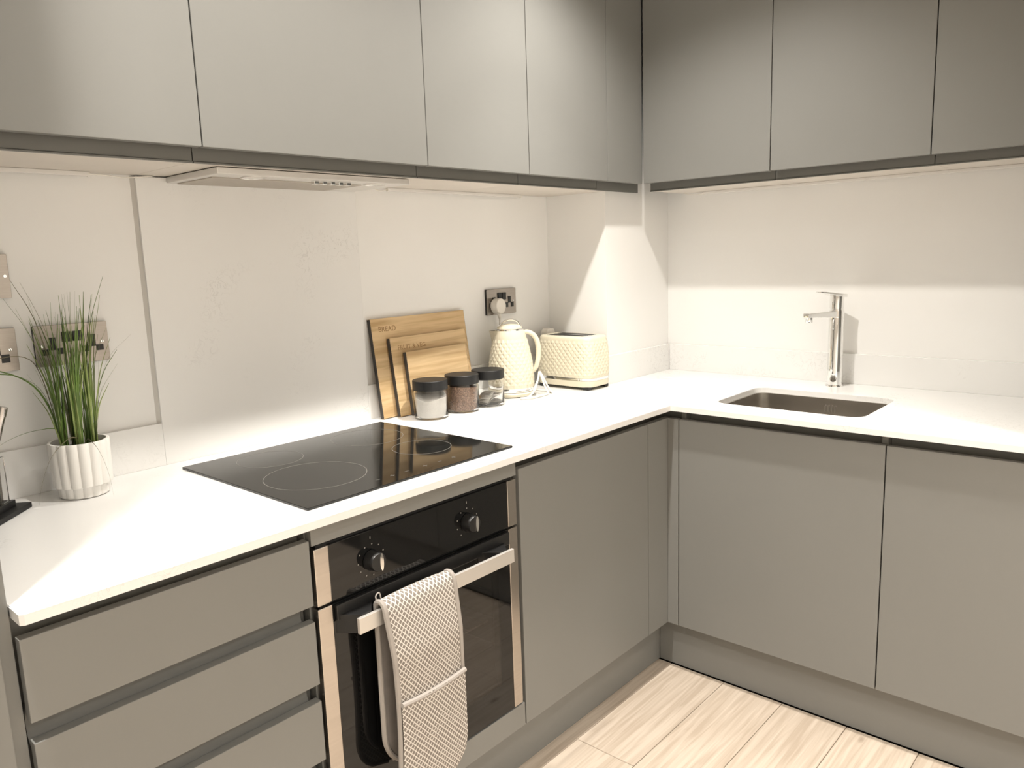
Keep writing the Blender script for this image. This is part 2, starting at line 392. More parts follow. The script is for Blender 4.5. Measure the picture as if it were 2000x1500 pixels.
# under-cabinet light strips with their leads
def strip(a, b, lead, label):
    a, b = Vector(a), Vector(b); c = (a+b)/2
    t = thing('light_strip', c, label, 'light strip', 'slim light strips under the wall cabinets')
    d = (b-a).normalized(); s = Vector((-d.y, d.x, 0))*.0055
    mb = MB(); P = [a-s, a+s, b+s, b-s]
    mb.poly([q+Vector((0, 0, h)) for h in (-.0075, .0018) for q in P], [(3, 2, 1, 0), (4, 5, 6, 7), (0, 1, 5, 4), (1, 2, 6, 5), (2, 3, 7, 6), (3, 0, 4, 7)])
    mb.build('tube', 'led', t, bevel=.0015)
    for q in (a, b):
        v = d*.004*(1 if q is a else -1)
        MB().tube([q-v*.1-Vector((0, 0, .003)), q+v-Vector((0, 0, .003))], .006, 10).build('end_cap', 'white_plastic', t)
    MB().tube(spline(lead, 5), .0014, 6).build('lead', 'white_plastic', t, smooth=True)
ZS = 1.5672
strip((-.60, -.012, ZS), (-.225, -.012, ZS), [(-.225, -.012, ZS-.003), (-.19, -.015, ZS-.004), (-.15, -.014, ZS-.007), (-.10, -.013, ZS-.002), (-.085, -.011, ZS+.001)], 'slim white light strip under the wall cabinet above the potted grass')
strip((.60, -.010, ZS), (1.20, -.010, ZS), [(.60, -.010, ZS-.003), (.575, -.011, ZS-.009), (.56, -.012, ZS-.006), (.545, -.012, ZS)], 'slim white light strip under the wall cabinets above the boards and kettle')
strip((1.765, -.42, ZS), (1.765, -1.62, ZS), [(1.765, -.42, ZS-.003), (1.76, -.40, ZS-.008), (1.755, -.37, ZS-.005), (1.75, -.345, ZS)], 'slim white light strip under the wall cabinets on the sink wall')

# ------------------------------------------------------------------ base units
GRP = 'grey handleless base units'
def carcass_left(t, x0, x1):
    MB().prism([(-.001, ZD), (DL+.0205, ZD), (DL+.0205, .79), (DL+.055, .80), (DL+.055, ZT-TK-.0005), (-.001, ZT-TK-.0005)], plane_yz, x0+.0006, x1-.0006).build('carcass', 'channel', t)
# drawers
t = thing('drawer_unit', (-.38, -.3, ZD), 'grey base unit with handleless drawers below the potted grass', 'drawer unit', GRP)
x0, x1 = XL+.001, -.1382
B(x0, x1-.001, -.001, DL+.042, ZD, ZT-TK-.0005).build('carcass', 'channel', t)
for z0, z1 in ((.7145, .8439), (.5535, .6820), (.3930, .5185), (ZD, .3580)):
    d = B(x0+.0025, x1-.0025, DL, DL+.02, z0, z1).build('drawer_front', 'cabinet', t, bevel=.0013)
for z in (.6985, .536, .3755):
    pts = [(DL+.0415, z-.032)]+[(DL+.0415-.013*math.sin(a)-.001, z-.03*math.cos(a)) for a in [PI*i/8 for i in range(9)]][1:-1]+[(DL+.0415, z+.032)]
    # shallow concave grip channel
    q = [(DL+.0412, z-.032), (DL+.024, z-.030), (DL+.031, z-.016), (DL+.034, z), (DL+.031, z+.016), (DL+.024, z+.030), (DL+.0412, z+.032)]
    MB().prism(q, plane_yz, x0+.003, x1-.014).build('grip_rail', 'channel', t, smooth=True, sharp=50)
# oven housing
t = thing('oven_housing', (.16, -.3, ZD), 'grey base unit housing the built-in oven', 'oven housing', GRP)
x0, x1 = -.1382, .4558
B(x0+.001, x0+.018, -.001, DL+.022, ZD, ZT-TK-.0005).build('side_panel', 'channel', t)
B(x1-.018, x1-.001, -.001, DL+.022, ZD, ZT-TK-.0005).build('side_panel', 'channel', t)
B(x0+.0185, x1-.0185, -.001, DL+.022, ZD, ZD+.018).build('bottom_panel', 'channel', t)
B(x0+.004, x1-.005, DL+.003, DL+.021, .8300, ZT-TK-.0008).build('top_filler', 'cabinet', t, bevel=.0008)
B(x0+.0025, x1-.0025, DL, DL+.02, ZD, .2265).build('bottom_filler', 'cabinet', t, bevel=.0012)
# corner base cabinet beside the oven
t = thing('base_cabinet', (.75, -.3, ZD), 'grey handleless base cabinet between the oven and the inner corner', 'base cabinet', GRP)
carcass_left(t, .4558, 1.0518)
B(.4558+.0018, 1.0518-.0012, DL, DL+.02, ZD, ZDT).build('door', 'cabinet', t, bevel=.0012)
t = thing('corner_post', (1.15, -.63, ZD), 'narrow grey filler strips meeting in the inner corner of the base units', 'filler panel')
B(1.0518+.0012, DR+.019, DL, DL+.02, ZD, ZDT).build('panel', 'cabinet', t, bevel=.0008)
B(DR, DR+.02, -.6537, DL-.0005, ZD, ZDT).build('panel', 'cabinet', t, bevel=.0008)
B(1.053, DR+.055, DL+.055, DL+.070, ZDT-.03, ZT-TK-.0005).build('grip_rail', 'channel', t)
B(DR+.040, DR+.055, -.6537, DL+.054, ZDT-.03, ZT-TK-.0005).build('grip_rail', 'channel', t)
def base_right(y0, y1, label, hollow=False):
    t = thing('base_cabinet', (1.45, (y0+y1)/2, ZD), label, 'base cabinet', GRP)
    w = XR+UT-.002
    if hollow:
        B(DR+.0205, w, y0-.0006, y0-.016, ZD, ZT-TK-.001).build('side_panel', 'channel', t)
        B(DR+.0205, w, y1+.0006, y1+.016, ZD, ZT-TK-.001).build('side_panel', 'channel', t)
        B(DR+.0205, w, y0-.0165, y1+.0165, ZD, ZD+.018).build('bottom_panel', 'channel', t)
        B(DR+.045, DR+.057, y0-.0165, y1+.0165, .77, ZT-TK-.001).build('grip_rail', 'channel', t)
    else:
        MB().prism([(w, ZD), (DR+.0205, ZD), (DR+.0205, .79), (DR+.045, .80), (DR+.045, ZT-TK-.0005), (w, ZT-TK-.0005)], plane_xz, y0-.0006, y1+.0006).build('carcass', 'channel', t)
    B(DR, DR+.02, y0-.0016, y1+.0016, ZD, ZDT).build('door', 'cabinet', t, bevel=.0012)
base_right(-.6549, -1.2555, 'grey handleless base cabinet under the sink', True)
base_right(-1.2555, YE, 'grey handleless base cabinet at the right edge, past the sink')
struct(B(XL-.6, 1.2077, -.5615, -.546, .0015, .162).build('baseboard_left', 'cabinet'))
struct(B(1.2080, 1.223, YE, -.5625, .0015, .162).build('baseboard_right', 'cabinet'))
# tall units at both ends
t = thing('tall_cabinet', (-.95, -.3, 0), 'tall grey cabinet at the left edge, beside the drawers', 'tall cabinet')
B(XL-.0195, XL, UT-.001, -.598, .0, ZUT).build('side_panel', 'cabinet', t, bevel=.001)
B(-1.245, XL-.020, UT-.001, -.597, ZD, ZUT).build('carcass', 'channel', t)
B(-1.243, XL-.0215, -.618, -.598, ZD, .846).build('door', 'cabinet', t, bevel=.0012)
B(-1.243, XL-.0215, -.618, -.598, .850, ZUT).build('door', 'cabinet', t, bevel=.0012)
t = thing('tall_cabinet', (1.47, YE-.3, 0), 'tall grey cabinet standing past the right end of the sink worktop', 'tall cabinet')
B(DR+.0205, XR+UT-.001, YE-.6, YE-.0008, ZD, ZUT).build('carcass', 'cabinet', t)
B(DR, DR+.02, YE-.598, YE-.0018, ZD, ZUT).build('door', 'cabinet', t, bevel=.0012)
B(1.208, 1.223, YE-.6, YE-.001, .0, ZD-.001).build('kick_board', 'cabinet', t)

# ------------------------------------------------------------------ oven
OX0, OX1 = -.1335, .4450
OY = -.617
t = thing('oven', (.156, OY, .23), 'black glass built-in electric oven with steel side strips and two dials', 'oven')
B(-.117, .435, -.06, OY+.022, .236, .30).box(-.117, .435, -.06, OY+.022, .70, .82).box(-.117, -.06, -.06, OY+.022, .30, .70).box(.40, .435, -.06, OY+.022, .30, .70).box(-.06, .40, -.06, -.07, .30, .70).build('cavity', 'enamel', t)
cp = B(OX0+.034, OX1-.0325, OY+.001, OY+.02, .7085, .8235).build('control_panel', 'black_glass', t, bevel=.001)
for x0, x1 in ((OX0, OX0+.0335), (OX1-.032, OX1)):
    B(x0, x1, OY-.0005, OY+.02, .7085, .8235).build('steel_strip', 'steel', t, bevel=.0018)
B(OX0+.01, OX1-.01, OY+.008, OY+.021, .7025, .8275).build('vent_gap', 'black_matte', t)
# door: glass frame with a window
d = MB(); gy0, gy1 = OY+.001, OY+.02
wx0, wx1, wz0, wz1 = .012, .372, .312, .655
gx0, gx1, gz0, gz1 = OX0+.034, OX1-.0325, .2313, .7030
for a, b, c, e in ((gx0, wx0, gz0, gz1), (wx1, gx1, gz0, gz1), (wx0, wx1, gz0, wz0), (wx0, wx1, wz1, gz1)):
    d.box(a, b, gy0, gy1, c, e)
door = d.build('door', 'black_glass', t)
B(wx0, wx1, gy0, gy0+.004, wz0, wz1).build('window_pane', 'dark_glass', door)
for x0, x1 in ((OX0, OX0+.0335), (OX1-.032, OX1)):
    B(x0, x1, OY-.0005, OY+.02, .2313, .7030).build('steel_strip', 'steel', door, bevel=.0018)
# handle
hb = B(-.0735, .3795, OY-.047, OY-.039, .643, .6755).build('handle', 'bar_metal', door, bevel=.0008)
for x in (-.050, .35):
    MB().prism([(x-.045, OY+.001), (x-.012, OY-.0388), (x+.012, OY-.0388), (x+.045, OY+.001)], plane_xy, .640, .6785).build('handle_bracket', 'black_plastic', door, bevel=.001)
B(gx0+.004, gx1-.004, OY-.007, OY+.001, .668, .700).build('handle_recess', 'black_plastic', door, bevel=.002)
# rack inside
rk = MB()
for i in range(9):
    rk.tube([(-.03+i*.05, -.12, .46), (-.03+i*.05, -.56, .46)], .002, 6)
rk.tube([(-.045, -.56, .46), (.385, -.56, .46)], .003, 6).tube([(-.045, -.12, .46), (.385, -.12, .46)], .003, 6)
rk.build('shelf_rack', 'rack', t)
sr = MB().tube([(.392, -.575, .34), (.392, -.575, .68)], .003, 6)
for z in (.40, .47, .54, .61): sr.tube(spline([(.392, -.575, z), (.388, -.5, z), (.388, -.14, z)], 3), .0025, 6)
sr.build('shelf_rail', 'rack', t)
# dials
for kx in (0.0, .2755):
    c = (kx, OY, .7615)
    kn = MB().lathe([(0, 0), (.0215, 0), (.0215, -.006), (.0195, -.010), (.0190, -.022), (.0175, -.0245), (0, -.0245)], c, 36, 'y').build('dial', 'black_plastic', t, smooth=True)
    MB().prism([(kx+.006+.010*math.cos(a)*.45, .7615+.0185*math.sin(a)) for a in [2*PI*i/20 for i in range(20)]], plane_xz, OY-.0265, OY-.0244).build('dial_grip', 'chrome', kn)
    mk = MB()
    for i in range(9):
        a = math.radians(-50+35*i) if kx else math.radians(20+32*i)
        r = .033
        mk.prism([(kx+r*math.cos(a)+.0016*math.cos(q), .7615+r*math.sin(a)+.0016*math.sin(q)) for q in [2*PI*j/8 for j in range(8)]], plane_xz, OY+.0004, OY+.0009)
    mk.box(kx-.0009, kx+.0009, OY+.0004, OY+.0009, .8055, .811)
    mk.build('dial_marks', 'print_grey', t)

# ------------------------------------------------------------------ hob
t = thing('hob', (.177, -.33, ZT), 'black glass ceramic hob set into the worktop above the oven', 'hob')
B(-.119, .4727, -.5866, -.0726, ZT+.0002, ZT+.0055).build('glass_top', 'hob_glass', t, bevel=.0012)
for x, y, r in ((.027, -.40, .112), (.045, -.185, .0775), (.325, -.20, .095), (.335, -.405, .074)):
    MB().lathe([(r-.0009, 0), (r, 0), (r, .0003), (r-.0009, .0003)], (x, y, ZT+.0055), 64, close=True).build('cooking_zone_ring', 'print_grey', t)
mk = MB()
for i, x in enumerate((.085, .125, .165, .22, .265, .31)):
    mk.box(x-.006, x+.006, -.5455, -.5445, ZT+.0055, ZT+.0058)
    if i % 2: mk.box(x-.0005, x+.0005, -.551, -.539, ZT+.0055, ZT+.0058)
o = mk.build('control_marks', 'print_grey', t); o['kind'] = 'stuff'

# ------------------------------------------------------------------ sink
t = thing('sink', (1.415, -.947, ZT-.2), 'undermounted stainless steel sink bowl with rounded corners', 'sink')
def sink_bowl():
    mb = MB(); rings = []
    sec = [(.0, ZT-TK-.0002, .042, .012), (.0, ZT-TK-.0002, .042, -.006), (0, ZT-.05, .046, -.007), (0, ZT-.16, .05, -.012), (0, ZT-.178, .055, -.022), (0, ZT-.185, .06, -.045)]
    for _, z, r, o in sec:
        rings.append([mb.bm.verts.new((x, y, z)) for x, y in rrect(SX0-o, SX1+o, SY0-o, SY1+o, max(r+o, .02), 8)])
    for A, Bq in zip(rings, rings[1:]):
        n = len(A)
        for i in range(n): mb.bm.faces.new((A[i], A[(i+1) % n], Bq[(i+1) % n], Bq[i]))
    mb.bm.faces.new(rings[-1])
    return mb
sb = sink_bowl().build('bowl', 'sink_steel', t, smooth=True, sharp=60)
MB().lathe([(0, .002), (.03, .002), (.042, .003), (.043, 0), (.043, -.001)], (1.415, -.947, ZT-.185), 32).build('waste', 'chrome', t, smooth=True)
ov = MB()
for i in range(4):
    yy = -.955-i*.0105
    ov.prism(rrect(yy-.0025, yy+.0025, ZT-.060, ZT-.038, .0024, 3), plane_yz, SX1-.0100, SX1-.0068)
ov.build('overflow_slots', 'chrome', t)
# ------------------------------------------------------------------ tap
TX, TY = 1.718, -.930
t = thing('mixer_tap', (TX, TY, ZT), 'chrome single-lever mixer tap standing behind the sink', 'tap')
MB().lathe([(0, 0), (.0275, 0), (.0275, .004), (.026, .006), (0, .006)], (TX, TY, ZT), 40).build('base_ring', 'chrome', t, smooth=True)
MB().lathe([(0, .006), (.0238, .006), (.0238, .252), (.0215, .256), (.0215, .262), (0, .262)], (TX, TY, ZT), 40).build('column', 'chrome', t, smooth=True)
sd = Vector((-.93, .36, 0)).normalized(); sp_ = Vector((-sd.y, sd.x, 0))
def along(a, s, z): return Vector((TX, TY, ZT))+sd*a+sp_*s+Vector((0, 0, z))
mb = MB()
pr = [(0, .017, .228, .254), (.03, .015, .232, .252), (.125, .013, .238, .252), (.142, .013, .236, .251)]
vs = [[mb.bm.verts.new(along(a, s, z)) for s, z in ((-w_, z0), (w_, z0), (w_, z1), (-w_, z1))] for a, w_, z0, z1 in pr]
for A, Bq in zip(vs, vs[1:]):
    for i in range(4): mb.bm.faces.new((A[i], A[(i+1) % 4], Bq[(i+1) % 4], Bq[i]))
mb.bm.faces.new(vs[0]); mb.bm.faces.new(vs[-1][::-1])
mb.build('spout', 'chrome', t, bevel=.003, seg=3, smooth=True)
c = along(.127, 0, 0)
MB().lathe([(0, .222), (.0105, .222), (.0115, .225), (.0125, .237), (.0125, .243), (0, .243)], (c.x, c.y, ZT), 24).build('aerator', 'chrome', t, smooth=True)
MB().lathe([(0, .262), (.0225, .262), (.0225, .300), (.0215, .303), (0, .303)], (TX, TY, ZT), 40).build('cartridge_cap', 'chrome', t, smooth=True)
mb = MB()
pr = [(-.0235, .0225, .296, .3075), (.012, .0215, .300, .3105), (.05, .015, .311, .3165), (.088, .011, .3165, .3195)]
vs = [[mb.bm.verts.new(along(a, s, z)) for s, z in ((-w_, z0), (w_, z0), (w_, z1), (-w_, z1))] for a, w_, z0, z1 in pr]
for A, Bq in zip(vs, vs[1:]):
    for i in range(4): mb.bm.faces.new((A[i], A[(i+1) % 4], Bq[(i+1) % 4], Bq[i]))
mb.bm.faces.new(vs[0]); mb.bm.faces.new(vs[-1][::-1])
mb.build('lever', 'chrome', t, bevel=.002, smooth=True)

# ------------------------------------------------------------------ wall sockets
def sock_holes(t, cx, cz, y):
    B(cx-.0035, cx+.0035, y-.0022, y-.0002, cz+.004, cz+.020).build('earth_slot', 'black_plastic', t)
    for s in (-1, 1): B(cx+s*.011-.0045, cx+s*.011+.0045, y-.0022, y-.0002, cz-.014, cz-.004).build('pin_slot', 'black_plastic', t)
def socket_plate(x0, x1, z0, z1, label, cat, name):
    yw = UT; t = thing(name, ((x0+x1)/2, yw, (z0+z1)/2), label, cat, 'brushed steel wall plates')
    B(x0+.0003, x1-.0003, yw-.0085, yw, z0+.0003, z1-.0003).build('gasket', 'black_matte', t)
    MB().prism(rrect(x0, x1, z0, z1, .003, 3), plane_xz, yw-.0105, yw-.0085).build('face_plate', 'plate_steel', t, bevel=.0006)
    return t, yw-.0105
def screw(t, x, z, y):
    s = MB().lathe([(0, -.0012), (.003, -.0012), (.0036, 0), (0, 0)], (x, y, z), 16, 'y').build('screw', 'chrome', t, smooth=True)
    B(x-.0004, x+.0004, y-.0015, y-.0011, z-.0026, z+.0026).build('screw_slot', 'black_matte', s)
t, y = socket_plate(-.3685, -.2205, 1.159, 1.2465, 'brushed steel double socket plate behind the potted grass', 'socket', 'double_socket')
cx = -.2945
for s in (-1, 1):
    X = cx+s*.040
    B(X-.0065, X+.0065, y-.0016, y, 1.193, 1.220).build('earth_slot', 'black_plastic', t)
    for q in (-1, 1): B(X+q*.0145-.0075, X+q*.0145+.0075, y-.0016, y, 1.183, 1.196).build('pin_slot', 'black_plastic', t)
    r = B(cx+s*.0105-.0095, cx+s*.0105+.0095, y-.004, y, 1.2085, 1.2305).build('rocker_switch', 'black_plastic', t, bevel=.001)
    screw(t, cx+s*.0605, 1.2025, y)
t, y = socket_plate(-.5490, -.4010, 1.159, 1.2475, 'brushed steel double socket plate cut off by the left edge, over the knife stand', 'socket', 'double_socket')
cx = -.475
for s in (-1, 1):
    X = cx+s*.036
    B(X-.0065, X+.0065, y-.0016, y, 1.193, 1.220).build('earth_slot', 'black_plastic', t)
    for q in (-1, 1): B(X+q*.0145-.0075, X+q*.0145+.0075, y-.0016, y, 1.177, 1.194).build('pin_slot', 'black_plastic', t)
    B(cx+s*.0105-.0095, cx+s*.0105+.0095, y-.004, y, 1.2085, 1.2305).build('rocker_switch', 'black_plastic', t, bevel=.001)
    screw(t, cx+s*.0605, 1.2035, y)
t, y = socket_plate(-.4855, -.3975, 1.309, 1.398, 'brushed steel switch plate at the left edge, above the cut-off socket', 'switch', 'switch_plate')
B(-.4465, -.4365, y-.004, y, 1.3425, 1.3645).build('rocker_switch', 'black_plastic', t, bevel=.001)
screw(t, -.4725, 1.3535, y); screw(t, -.4055, 1.3535, y)
t, y = socket_plate(1.0215, 1.1712, 1.1585, 1.2470, 'brushed steel double socket plate above the kettle', 'socket', 'double_socket')
cx = 1.0965
for s in (-1, 1):
    X = cx+s*.040
    B(X-.0065, X+.0065, y-.0016, y, 1.196, 1.219).build('earth_slot', 'black_plastic', t)
    for q in (-1, 1): B(X+q*.0145-.0065, X+q*.0145+.0065, y-.0016, y, 1.181, 1.198).build('pin_slot', 'black_plastic', t)
    B(cx+s*.0105-.0095, cx+s*.0105+.0095, y-.004, y, 1.2085, 1.2335).build('rocker_switch', 'black_plastic', t, bevel=.001)
    screw(t, cx+s*.0605, 1.2025, y)

# ------------------------------------------------------------------ kettle and its plug
KX, KY = 1.026, -.093
def diamond_shell(mb, rad, z0, z1, nrow, ncol, depth):
    """faceted skin: rad(theta, z) -> (x, y, nx, ny)"""
    rows = []
    for i in range(nrow+1):
        z = z0+(z1-z0)*i/nrow; off = .5*(i % 2)
        rows.append([mb.bm.verts.new(rad(2*PI*(j+off)/ncol, z)[:2]+(z,)) for j in range(ncol)])
    for i in range(nrow-1):
        for j in range(ncol):
            a = rows[i][j]; c = rows[i+2][j]
            if i % 2 == 0: l, r = rows[i+1][(j-1) % ncol], rows[i+1][j]
            else: l, r = rows[i+1][j], rows[i+1][(j+1) % ncol]
            z = z0+(z1-z0)*(i+1)/nrow; off = .5*(i % 2)
            x, y, nx, ny = rad(2*PI*(j+off)/ncol, z)
            m = mb.bm.verts.new((x+nx*depth, y+ny*depth, z))
            for p_, q_ in ((a, r), (r, c), (c, l), (l, a)): mb.bm.faces.new((p_, q_, m))
    for i, up in ((0, 1), (nrow, 0)):
        for j in range(ncol):
            if up: mb.bm.faces.new((rows[0][j], rows[0][(j+1) % ncol], rows[1][j]))
            else:
                k2 = rows[nrow-1]; o = nrow % 2
                mid = k2[(j+1) % ncol] if o else k2[j]
                if o: mb.bm.faces.new((rows[nrow][(j+1) % ncol], rows[nrow][j], k2[(j+1) % ncol]))
                else: mb.bm.faces.new((rows[nrow][(j+1) % ncol], rows[nrow][j], k2[j]))
    return rows
t = thing('electric_kettle', (KX, KY, ZT), 'cream electric kettle with diamond-quilted body beside the toaster', 'kettle')
MB().lathe([(0, .0015), (.070, .0015), (.078, .004), (.080, .012), (.076, .017), (0, .017)], (KX, KY, ZT), 40).build('power_base', 'cream', t, smooth=True)
MB().lathe([(0, .018), (.0775, .018), (.0785, .020), (.0785, .031), (0, .031)], (KX, KY, ZT), 40).build('chrome_band', 'chrome', t, smooth=True)
def krad(th, z):
    h = (z-ZT-.031)/.165
    pts = [(0, .0775), (.25, .0765), (.5, .0730), (.75, .0655), (1, .0560)]
    for (a, ra), (b, rb) in zip(pts, pts[1:]):
        if h <= b+1e-6: r = ra+(rb-ra)*(h-a)/(b-a); break
    else: r = .0560
    return (KX+r*math.cos(th), KY+r*math.sin(th), math.cos(th), math.sin(th))
mb = MB(); diamond_shell(mb, krad, ZT+.031, ZT+.196, 14, 22, .0022)
mb.build('body', 'cream', t)
MB().lathe([(.0562, .195), (.0545, .205), (.050, .217), (.048, .222), (0, .222)], (KX, KY, ZT), 40).build('shoulder', 'cream', t, smooth=True)
MB().lathe([(0, .222), (.0475, .222), (.0475, .2265), (.045, .228), (0, .228)], (KX, KY, ZT), 40).build('lid_ring', 'chrome', t, smooth=True)
lid = MB().lathe([(0, .2275), (.043, .2275), (.041, .233), (.030, .239), (.015, .242), (0, .2425)], (KX, KY, ZT), 40).build('lid', 'cream', t, smooth=True)
vd = Vector((.69, -.72, 0))  # direction of the handle (to the right in view)
def kp(a, z, s=0): return Vector((KX, KY, ZT))+vd*a+Vector((-vd.y, vd.x, 0))*s+Vector((0, 0, z))
MB().tube(spline([kp(-.034, .232), kp(-.024, .247), kp(0, .2565), kp(.024, .251), kp(.037, .234)], 6), .0052, 10, flat=.7).build('lid_grip', 'chrome', lid, smooth=True)
MB().tube(spline([kp(.046, .212), kp(.062, .213), kp(.082, .200), kp(.094, .172), kp(.095, .130), kp(.087, .095), kp(.076, .078)], 6), [.0070+.0022*math.sin(PI*i/36) for i in range(37)], 14).build('handle', 'cream', t, smooth=True)
# spout (towards the left)
mb = MB()
vs = []
for z, reach, wd in ((.150, .062, .004), (.185, .062, .014), (.208, .066, .018), (.222, .070, .017)):
    tip = kp(-reach, z); l = kp(-.045, z, wd+.010); r = kp(-.045, z, -wd-.010); ml = kp(-reach+.006, z, wd*.6); mr = kp(-reach+.006, z, -wd*.6)
    vs.append([mb.bm.verts.new(q) for q in (l, ml, tip, mr, r)])
for A, Bq in zip(vs, vs[1:]):
    for i in range(4): mb.bm.faces.new((A[i], A[i+1], Bq[i+1], Bq[i]))
mb.bm.faces.new(vs[-1]); mb.bm.faces.new(vs[0][::-1])
mb.build('spout', 'cream', t, smooth=True)
mb = MB(); mb.poly([kp(-.068, .2223), kp(-.062, .2223, .009), kp(-.050, .2223, .014), kp(-.050, .2223, -.014), kp(-.062, .2223, -.009)], [(0, 1, 2, 3, 4)])
mb.build('spout_opening', 'black_matte', t)
# cord loops beside the base
zc = ZT+.004
cord = spline([kp(.070, .012, -.03), kp(.088, .050, -.030), kp(.094, .078, -.020), kp(.090, .060, -.036), kp(.074, .022, -.062), kp(.050, .0045, -.088), kp(.028, .0045, -.101), kp(.030, .0045, -.110), kp(.062, .0045, -.103), kp(.098, .0045, -.066), kp(.122, .0045, -.034), kp(.112, .030, -.026), kp(.098, .074, -.014), kp(.104, .066, -.006), kp(.124, .024, -.006), kp(.136, .0045, -.008), kp(.124, .0045, .022), kp(.06, .0065, .072), kp(.0, .05, .0935), kp(-.012, .20, .098)], 7)+[Vector((1.066, -.012, 1.125)), Vector((1.063, -.018, 1.155))]
for q in cord: q.z = max(q.z, ZT+.0042)
MB().tube(cord, .0032, 8).build('cord', 'white_plastic', t, smooth=True)
# plug of the kettle
t = thing('plug', (1.0585, -.01, 1.185), 'white plug of the kettle in the left outlet of the socket', 'plug')
o_ = [(1.0585+.025*math.cos(a), 1.190+.0255*math.sin(a)) for a in [PI*2*i/28 for i in range(28)]]
o_ = [(x, z if z > 1.18 else 1.18-(1.18-z)*1.15) for x, z in o_]
MB().prism(o_, plane_xz, -.030, UT-.0125).build('plug_body', 'white_plastic', t, bevel=.004, seg=3, smooth=True)
MB().tube([(1.0605, -.014, 1.166), (1.0615, -.016, 1.155), (1.0625, -.018, 1.145)], [.0075, .006, .0045], 12).build('cord_grip', 'white_plastic', t, smooth=True)

# ------------------------------------------------------------------ toaster
TCX, TCY = 1.277, -.168
t = thing('toaster', (TCX, TCY, ZT), 'cream two-slot toaster with diamond-quilted sides in the corner', 'toaster')
def trad(scale):
    def f(th, z):
        h = (z-ZT-.042)/.135; bul = 1+.035*math.sin(PI*min(1, max(0, h)))-.05*max(0, h)
        a, b, e = .0705*scale*bul, .1225*scale*bul, 5.0
        c, s = math.cos(th), math.sin(th)
        k = (abs(c)**e+abs(s)**e)**(-1/e)
        # spread angles evenly along the outline
        x, y = a*c*k, b*s*k
        nx, ny = math.copysign(abs(c*k)**(e-1)/a, c), math.copysign(abs(s*k)**(e-1)/b, s); l = math.hypot(nx, ny)
        return (TCX+x, TCY+y, nx/l, ny/l)
    return f
_t = trad(1)
# even arc-length re-parametrisation
def even(f, n=720):
    P = [f(2*PI*i/n, ZT+.1) for i in range(n+1)]; L_ = [0]
    for a, b in zip(P, P[1:]): L_.append(L_[-1]+math.hypot(b[0]-a[0], b[1]-a[1]))
    def g(th, z):
        s = (th/(2*PI) % 1)*L_[-1]; lo, hi = 0, n
        while hi-lo > 1:
            m = (lo+hi)//2
            if L_[m] <= s: lo = m
            else: hi = m
        fr = (s-L_[lo])/(L_[hi]-L_[lo]+1e-12)
        return f(2*PI*(lo+fr)/n, z)
    return g
te = even(_t)
mb = MB(); diamond_shell(mb, te, ZT+.042, ZT+.172, 12, 36, .0022)
mb.build('shell', 'cream', t)
def ring_solid(secs, n=72):
    mb = MB(); rings = []
    for sc, z in secs:
        rings.append([mb.bm.verts.new((TCX+(q[0]-TCX)*sc, TCY+(q[1]-TCY)*sc, z)) for q in [te(2*PI*i/n, ZT+(.172 if z > ZT+.1 else .042)) for i in range(n)]])
    for A, Bq in zip(rings, rings[1:]):
        for i in range(n): mb.bm.faces.new((A[i], A[(i+1) % n], Bq[(i+1) % n], Bq[i]))
    mb.bm.faces.new(rings[0][::-1]); mb.bm.faces.new(rings[-1]); return mb
ring_solid([(1.0, ZT+.1715), (.99, ZT+.178), (.965, ZT+.1825), (.93, ZT+.1845)]).build('top', 'cream', t, smooth=True)
ring_solid([(.985, ZT+.032), (.998, ZT+.0325), (.998, ZT+.0415), (.985, ZT+.042)]).build('chrome_band', 'chrome', t, smooth=True)
ring_solid([(.93, ZT+.010), (.985, ZT+.012), (.995, ZT+.018), (.995, ZT+.0315), (.98, ZT+.032)]).build('base', 'cream', t, smooth=True)
for sx in (-1, 1):
    for sy in (-1, 1):
        B(TCX+sx*.05-.011, TCX+sx*.05+.011, TCY+sy*.096-.013, TCY+sy*.096+.013, ZT+.0005, ZT+.0115).build('foot', 'black_plastic', t, bevel=.002)
B(TCX-.047, TCX+.047, TCY-.080, TCY+.080, ZT+.1835, ZT+.1853).build('slot_plate', 'chrome', t, bevel=.0006)
for s in (-1, 1):
    B(TCX+s*.023-.0155, TCX+s*.023+.0155, TCY-.074, TCY+.074, ZT+.1845, ZT+.1858).build('slot', 'black_matte', t)
MB().prism(rrect(TCX+.005, TCX+.053, ZT+.155, ZT+.200, .014, 5), plane_xz, TCY+.121, TCY+.150).build('lever', 'white_plastic', t, bevel=.005, seg=3, smooth=True)

